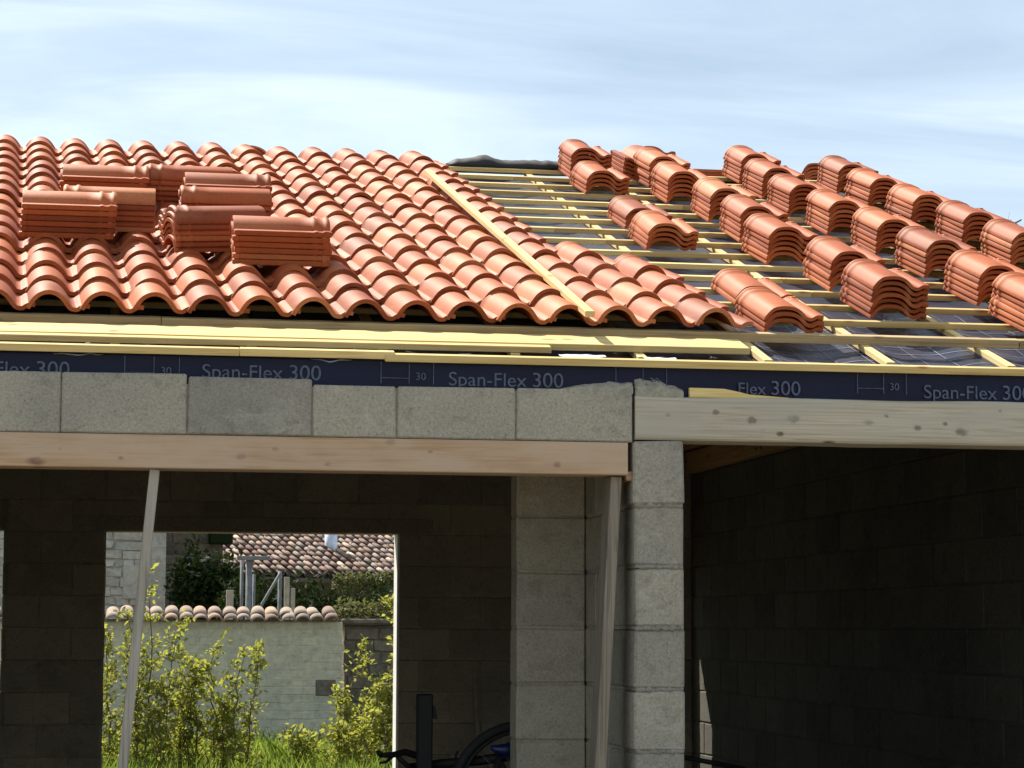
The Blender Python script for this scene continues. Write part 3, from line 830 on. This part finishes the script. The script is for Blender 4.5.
# darker lower wall beyond the corner
lw = empty('stone_wall', (4, 30.4, 0), 'dark low stone wall with weeds right of the garden wall', 'wall')
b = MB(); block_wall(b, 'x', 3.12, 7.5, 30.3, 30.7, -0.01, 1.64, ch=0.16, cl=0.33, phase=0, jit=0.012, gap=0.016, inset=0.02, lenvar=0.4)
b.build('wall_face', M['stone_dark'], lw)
b = MB(); b.box(3.08, 7.5, 30.2, 30.75, 1.645, 1.72, 0.02); b.build('cap_stone', M['stone_dark'], lw)

# ------------------------------------------------------------------ foliage
def leaf_quads(mb, p, size, n_, spread, r=rnd):
    for _ in range(n_):
        q = p + Vector((r.gauss(0, spread), r.gauss(0, spread), r.gauss(0, spread)))
        s = size*r.uniform(0.6, 1.3)
        d = Vector((r.uniform(-1, 1), r.uniform(-1, 1), r.uniform(-0.3, 1))).normalized()
        w = d.orthogonal().normalized(); w.rotate(Matrix.Rotation(r.uniform(0, 6.28), 3, d)); nrm = d.cross(w)
        mb.add([q, q+d*s*0.5+w*s*0.27+nrm*s*0.06, q+d*s, q+d*s*0.5-w*s*0.27+nrm*s*0.06], [(0, 1, 2, 3)])
def shrub(name, base, stems, label, mleaf='leaf', size=0.072, dens=60, group='shrubs behind the house', seed=1, side=4, cat='shrub'):
    """stems: (dx, dy, height, lean x, fullness)"""
    r = random.Random(seed)
    root = empty(name, base, label, cat, group)
    wood_, fo = MB(), MB(); B = Vector(base)
    for (dx, dy, h, lx, full) in stems:
        pts = []; nn = 9
        for i in range(nn+1):
            t = i/nn
            pts.append(B + Vector((dx + lx*t*t + 0.04*r.gauss(0, 1)*t, dy + 0.05*r.gauss(0, 1)*t, h*t)))
        wood_.tube(pts, [0.012*(1-0.85*i/nn)+0.002 for i in range(nn+1)], 5)
        for i in range(1, nn+1):
            t = i/nn
            leaf_quads(fo, pts[i], size, int(dens*0.12*full)+2, 0.045, r)
            for _ in range(side):
                if r.random() > full*0.9 and t > 0.5: continue
                ln = r.uniform(0.1, 0.34)*full*(1.15-0.75*t)
                an = r.uniform(0, 6.28); e = pts[i] + Vector((math.cos(an)*ln, math.sin(an)*ln, ln*r.uniform(0.3, 1.0)))
                wood_.tube([pts[i], (pts[i]+e)/2+Vector((0, 0, -0.01)), e], [0.005, 0.003, 0.0015], 4)
                for q in range(4):
                    leaf_quads(fo, pts[i].lerp(e, 0.35+0.2*q), size*0.9, int(dens*0.035)+1, 0.035, r)
    wood_.build('stems', M['bark'], root); fo.build('foliage', M[mleaf], root)
    return root
GS = 'shrubs behind the house'
shrub('shrub', (0.35, 24, 0), [(0.1, 0, 2.15, 0.06, 0.45), (-0.25, 0.1, 1.5, -0.08, 1), (0.0, -0.2, 1.35, 0.0, 1.1), (0.28, 0.1, 1.6, 0.1, 1), (-0.38, -0.1, 1.2, -0.1, 1.1), (0.45, 0.2, 1.15, 0.12, 1.1), (0.2, -0.2, 1.0, 0.1, 1.2), (-0.1, 0.2, 1.7, 0.05, .8)],
      'tallest yellow green shrub behind the slanting prop, one sprig above the wall', seed=3)
shrub('shrub', (1.25, 24.3, 0), [(-0.28, 0, 1.25, -0.05, 1), (-0.1, 0.1, 1.5, 0.0, 0.7), (0.1, 0, 1.3, 0.08, 0.8), (0.25, 0, 1.35, 0.14, 0.5), (-0.35, 0, 0.8, -0.1, 1), (0.0, -0.2, 0.8, 0, 1.1)],
      'middle yellow green shrub in front of the rendered garden wall', seed=5)
shrub('shrub', (2.9, 24.2, 0), [(0.05, 0, 1.85, 0.1, 0.55), (-0.1, 0.1, 1.4, -0.15, 0.8), (0.15, 0, 1.5, 0.1, 1), (0.3, 0.1, 1.6, 0.2, 1), (-0.25, 0, 0.9, -0.2, 1), (0.4, -.1, 1.1, 0.1, 1.1), (0.0, -.2, 0.9, 0, 1.1)],
      'right yellow green shrub growing against the right edge of the opening', seed=8)
shrub('bush', (2.25, 23.6, 0), [(-0.2, 0, 0.5, -0.1, 1), (0.1, 0, 0.55, 0.05, 1), (0.4, 0, 0.7, 0.1, 1)],
      'low bush in the grass between middle and right shrubs', seed=11)
shrub('shrub', (-1.6, 24.5, 0), [(0.0, 0, 1.4, 0.1, 1), (0.3, 0, 1.2, 0.1, 1), (-0.3, 0, 1.5, -0.1, 1)], 'shrub showing as a sliver beyond the far left opening', seed=12)
# ivy and weeds
iv = MB(); r = random.Random(4)
for _ in range(1500):
    px, py = r.gauss(203, 20), r.gauss(592, 17)
    if py < 548+abs(px-200)*0.35: continue
    if px < 174: continue
    p = at(px, py, 36.5+r.uniform(-.3, .3)); leaf_quads(iv, p, 0.12, 2, 0.06, r)
for (px, py) in [(185, 555), (190, 548), (193, 543), (197, 538), (187, 562)]:
    leaf_quads(iv, at(px, py, 36.6), 0.1, 12, 0.05, r)
ivr = empty('ivy_bush', at(200, 700, 36.5), 'dark ivy mass in front of the shaded stone wall', 'ivy')
ivr.location.z = 0
iv.build('foliage', M['leaf_dark'], ivr)
t = MB(); b0 = Vector((ivr.location.x, 36.5, 0))
for dx in (-.3, 0, .35): t.tube([b0, b0+Vector((dx*.6, .05, 1.1)), b0+Vector((dx, 0, 2.3))], [0.05, 0.04, 0.015], 6)
t.build('stems', M['bark'], ivr)
hd = MB()
for _ in range(1100):
    px = r.uniform(222, 402); py = 612 - abs(r.gauss(0, 1))*(14 if px < 330 else 9)
    leaf_quads(hd, at(px, py, 35.5+r.uniform(-.4, .4)), 0.11, 2, 0.06, r)
hr = empty('hedge', (3.6, 35.5, 0), 'low dark tangled hedge behind the posts, under the barn eave', 'hedge')
t = MB()
for k in range(14):
    x0_ = 2.0+k*0.24; t.tube([(x0_, 35.5, -0.004), (x0_+0.05, 35.55, 1.2), (x0_-0.04, 35.5, 2.1)], [0.03, 0.025, 0.01], 5)
t.build('stems', M['bark'], hr); hd.build('foliage', M['leaf_dark'], hr)
wd = MB()
for _ in range(300):
    p = at(r.uniform(335, 402), 617, 30.5); p.z = 1.72
    h = 0.02+0.2*r.random()**2
    leaf_quads(wd, p+Vector((0, r.uniform(-.15, .15), h)), 0.07, 3, 0.03, r)
o = wd.build('wall_weeds', M['weed']); o['kind'] = 'stuff'; tag(o, 'green weeds growing along the top of the low dark wall', 'weeds')

# grass
gr = MB(); r = random.Random(9)
for _ in range(26000):
    x, y = r.uniform(-1.6, 5.2), r.uniform(19.2, 29.6)
    h = r.uniform(0.10, 0.36)*(1.15 if noise.noise((x*1.2, y*1.2, 0)) > 0 else 0.7)
    a = r.uniform(0, 6.28); w = r.uniform(0.006, 0.013)
    d = Vector((math.cos(a), math.sin(a), 0)); l = Vector((r.gauss(0, .3), r.gauss(0, .3), 0))*h
    b0 = Vector((x, y, -0.004)); m0 = b0+Vector((0, 0, h*0.6))+l*0.4; t0 = b0+Vector((0, 0, h))+l
    gr.add([b0-d*w, b0+d*w, m0+d*w*0.7, t0, m0-d*w*0.7], [(0, 1, 2, 3, 4)])
o = gr.build('grass', M['grassm']); o['kind'] = 'stuff'; tag(o, 'tall sunlit grass on the ground behind the house', 'grass')

# ------------------------------------------------------------------ old buildings beyond
sh = empty('stone_house', (-3, 38, 0), 'pale stone house corner seen above the garden wall', 'house')
b = MB(); block_wall(b, 'x', -8, 0.62, 38, 38.4, -0.01, 4.6, ch=0.15, cl=0.30, phase=0, jit=0.022, gap=0.02, inset=0.03, lenvar=0.6)
b.build('wall', M['stone'], sh)
b = MB(); block_wall(b, 'x', 0.62, 0.98, 37.97, 38.4, -0.01, 4.6, ch=0.36, cl=0.5, phase=0, jit=0.006, gap=0.008, inset=0.008)
b.box(0.30, 0.58, 37.97, 38.1, 2.05, 2.6, 0.015)
b.build('corner_stones', M['stone'], sh)
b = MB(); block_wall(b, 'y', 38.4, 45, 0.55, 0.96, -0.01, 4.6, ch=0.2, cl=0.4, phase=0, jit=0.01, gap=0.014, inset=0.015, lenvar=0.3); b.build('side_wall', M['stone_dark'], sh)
def old_roof(mb, T, w, l, sp=0.185, gl=0.28, ch=None):
    nxx = int(w/sp); nyy = int(l/gl)
    for i in range(nxx):
        for j in range(nyy):
            for up_ in (0, 1):
                tgt = mb if up_ or ch is None else ch
                Tt = T @ Matrix.Translation((i*sp + (sp/2 if up_ else 0) + rnd.uniform(-.012, .012), j*gl+rnd.uniform(-.03, .03), 0.055 if up_ else 0.045)) @ Matrix.Rotation(rnd.uniform(-.05, .05), 4, 'Z') @ Matrix.Rotation(R(-0.9)+rnd.uniform(-.012, .012), 4, 'X')
                if not up_: Tt = Tt @ Matrix.Rotation(math.pi, 4, 'Y')
                half_tile(tgt, Tt, 0.064 if up_ else 0.078, 0.058, gl+0.06, n=6)
b = MB(); Tq = Matrix.Translation((-8, 37.7, 4.5)) @ Matrix.Rotation(R(18), 4, 'X'); old_roof(b, Tq, 9.2, 3.0); b.build('roof', M['old_tile'], sh)
s2 = empty('stone_outbuilding', (1.5, 40, 0), 'shaded stone outbuilding wall half hidden behind dark ivy', 'building')
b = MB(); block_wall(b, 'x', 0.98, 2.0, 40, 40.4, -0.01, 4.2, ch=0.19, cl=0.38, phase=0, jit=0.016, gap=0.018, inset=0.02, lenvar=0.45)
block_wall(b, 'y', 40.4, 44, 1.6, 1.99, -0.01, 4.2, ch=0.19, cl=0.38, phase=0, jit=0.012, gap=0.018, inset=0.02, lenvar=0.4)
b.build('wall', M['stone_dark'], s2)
b = MB(); b.box(1.75, 2.15, 39.6, 40.2, 3.02, 3.25, 0.02); b.build('eave_end', M['leaf_dark'], s2)
fr = empty('tiled_barn', (4, 46, 0), 'low old barn with weathered multicoloured curved tile roof', 'barn')
b = MB()
Tq = Matrix.Translation((1.7, 44.3, 2.62)) @ Matrix.Rotation(R(24), 4, 'Z') @ Matrix.Rotation(R(22), 4, 'X')
chn = MB(); old_roof(b, Tq, 6.4, 5.2, ch=chn)
chn.build('tile_channels', M['dark_tile'], fr)
b.build('roof', M['old_tile'], fr)
b = MB(); b.add([Tq @ Vector(v) for v in ((0, 0, -0.06), (6.4, 0, -0.06), (6.4, 5.2, -0.06), (0, 5.2, -0.06), (0, 0, -0.14), (6.4, 0, -0.14), (6.4, 5.2, -0.14), (0, 5.2, -0.14))],
      [(0, 1, 2, 3), (7, 6, 5, 4), (0, 4, 5, 1), (1, 5, 6, 2), (2, 6, 7, 3), (3, 7, 4, 0)]); b.build('roof_deck', M['stone_dark'], fr)
b = MB(); Tw = Matrix.Translation((1.7, 44.3, 0)) @ Matrix.Rotation(R(24), 4, 'Z')
tmp = MB(); block_wall(tmp, 'x', 0.1, 6.3, 2.6, 3.0, -0.01, 2.62, ch=0.2, cl=0.4, phase=0, jit=0.014, gap=0.018, inset=0.02, lenvar=0.4)
b.add([Tw @ Vector(v) for v in tmp.v], tmp.f); b.build('wall', M['stone_dark'], fr)
cp = at(331, 548, 47); b = MB(); b.tube([(cp.x, 47, cp.z-0.4), (cp.x, 47, cp.z+0.42)], 0.13, 14); b.tube([(cp.x, 47, cp.z+0.40), (cp.x, 47, cp.z+0.47)], 0.17, 14)
b.build('vent_pipe', plain('pale grey zinc', (0.55, 0.60, 0.68), 0.5, 0.0), fr)
b = MB(); b.tube([(cp.x+0.1, 46.9, cp.z-0.15), (cp.x+0.75, 46.85, cp.z-0.25)], [0.09, 0.06], 8); b.build('fallen_tile', M['rubber'], fr)
moss = MB(); r = random.Random(14)
for _ in range(700):
    px = r.uniform(335, 402); p = at(px, 586-r.random()**1.6*10, 44.9+0.02*(px-335)); leaf_quads(moss, p, 0.09, 2, 0.05, r)
moss.build('moss', M['weed'], fr)
# posts behind the garden wall
def post(px, ptop, Y, w, label, name='metal_post', material='steel', round_=True, lean=None):
    p = at(px, ptop, Y); t = MB()
    if round_: t.tube([(p.x, Y, -0.004), (p.x, Y, p.z)], w/2, 10)
    else: t.box(p.x-w/2, p.x+w/2, Y-w/2, Y+w/2, -0.004, p.z, 0.006)
    return t, p
ps = empty('frame_post', (2.0, 33, 0), 'thick grey post carrying a short crossarm behind the garden wall', 'post')
t, p = post(249, 556, 33, 0.085, ''); t.build('post', M['steel'], ps)
t = MB(); a0, a1 = at(237, 558, 33), at(270, 558, 33); t.box(a0.x, a1.x, 32.94, 33.0, a0.z-0.03, a0.z+0.03, 0.005); t.build('crossarm', M['steel'], ps)
GP = 'posts behind the garden wall'
ps['group'] = GP
for (px, pt, w, lb_, nm, mt) in ((242, 560, 0.05, 'thin grey post just left of the crossarm post', 'metal_post', 'steel'), (254, 574, 0.045, 'thin grey post just right of the crossarm post', 'metal_post', 'steel'),
                        (280, 571, 0.06, 'slim grey post beside the slanting brace', 'metal_post', 'steel'), (287, 577, 0.075, 'stout wooden post right of the slanting brace', 'wooden_post', 'old_post'),
                        (293, 588, 0.06, 'shortest wooden post, rightmost behind the garden wall', 'wooden_post', 'old_post'), (230, 590, 0.10, 'stubby wooden post left of the crossarm post', 'wooden_post', 'old_post')):
    t, p = post(px, pt, 33.3, w, lb_, round_=(mt == 'steel')); tag(t.build(nm, M[mt]), lb_, 'post', GP)
t = MB(); p, q = at(281, 572, 33.2), at(261, 606, 33.2); t.tube([q + (q-p)*1.6, p], 0.022, 8)
tag(t.build('slanting_brace', M['steel']), 'thin grey bar slanting between the posts', 'brace')
# tree whose tip shows beyond the right verge
tr = empty('tree', (11.6, 26, 0), 'tree whose feathery tip shows beyond the right roof edge', 'tree')
t = MB(); tip = at(1007, 227, 26); base_ = Vector((tip.x+0.2, 26, 0))
tr.location = base_
t.tube([base_, base_+Vector((0.02, 0, 3)), base_+Vector((-0.1, 0, 5.2)), tip], [0.16, 0.12, 0.07, 0.015], 10)
fo = MB(); r = random.Random(21)
for i in range(60):
    z = r.uniform(2.8, tip.z-0.25); an = r.uniform(0, 6.28); ln = r.uniform(0.4, 1.5)*min(1, (tip.z-z)/2.2+0.1)
    s = base_.lerp(tip, z/tip.z); e = s+Vector((math.cos(an)*ln, math.sin(an)*ln, ln*0.35))
    t.tube([s, e], [0.02, 0.006], 5)
    for q in range(5): leaf_quads(fo, s.lerp(e, 0.3+0.17*q), 0.13, 7, 0.09, r)
for an in [k*0.9 for k in range(7)]:
    e = tip + Vector((math.cos(an)*0.14, math.sin(an)*0.14, 0.07+0.05*math.sin(an*3)))
    for q in range(5):
        pq = tip.lerp(e, 0.2+0.2*q); w = Vector((0, 0, 0.012)); d = (e-tip).normalized()
        fo.add([pq, pq+d*0.035+w, pq+d*0.07, pq+d*0.035-w], [(0, 1, 2, 3)])
t.build('trunk', M['bark'], tr); fo.build('crown', M['weed'], tr)

# ------------------------------------------------------------------ light
AZ, EL = R(33), R(52.5)
sd = Vector((-math.sin(AZ)*math.cos(EL), math.cos(AZ)*math.cos(EL), math.sin(EL)))
sun = bpy.data.lights.new('sun', 'SUN'); sun.energy = 5.0; sun.angle = R(0.53); sun.color = (1.0, 0.94, 0.84)
so = bpy.data.objects.new('sun', sun); col.objects.link(so); so.rotation_euler = sd.to_track_quat('Z', 'Y').to_euler()
w = bpy.data.worlds.new('World'); scn.world = w; w.use_nodes = True
nt = w.node_tree; bg = nt.nodes['Background']; bg.inputs[1].default_value = 0.051
sky = nt.nodes.new('ShaderNodeTexSky'); sky.sky_type = 'NISHITA'; sky.sun_disc = False
sky.sun_elevation = EL; sky.sun_rotation = -AZ; sky.altitude = 50; sky.air_density = 1.0; sky.dust_density = 0.6; sky.ozone_density = 1.5
tc = nt.nodes.new('ShaderNodeTexCoord'); sp = nt.nodes.new('ShaderNodeSeparateXYZ'); L(nt, tc.outputs['Generated'], sp.inputs[0])
zz = math_(nt, 'ADD', sp.outputs[2], 0.12)
cx, cy = math_(nt, 'DIVIDE', sp.outputs[0], zz), math_(nt, 'DIVIDE', sp.outputs[1], zz)
cb = nt.nodes.new('ShaderNodeCombineXYZ'); L(nt, cx, cb.inputs[0]); L(nt, cy, cb.inputs[1])
mp = nt.nodes.new('ShaderNodeMapping'); mp.inputs['Rotation'].default_value = (0, 0, R(8)); mp.inputs['Scale'].default_value = (0.55, 1.7, 1); mp.inputs['Location'].default_value = (1.2, 9.4, 0)
L(nt, cb.outputs[0], mp.inputs[0])
n1 = N(nt, 'ShaderNodeTexNoise', Scale=1.5, Detail=8, Roughness=0.56, Distortion=0.7); L(nt, mp.outputs[0], n1.inputs['Vector'])
cl = ramp(nt, n1.outputs[0], [(0.33, (0.34,)*3), (0.50, (0.56,)*3), (0.68, (0.90,)*3)])
c = mix(nt, cl, sky.outputs[0], (9.9, 11.7, 13.4))
L(nt, c, bg.inputs[0])
scn.view_settings.view_transform = 'Standard'; scn.view_settings.look = 'None'
scn.view_settings.exposure = 0.95; scn.view_settings.gamma = 1
scn.cycles.max_bounces = 8; scn.cycles.diffuse_bounces = 5; scn.cycles.use_denoising = True
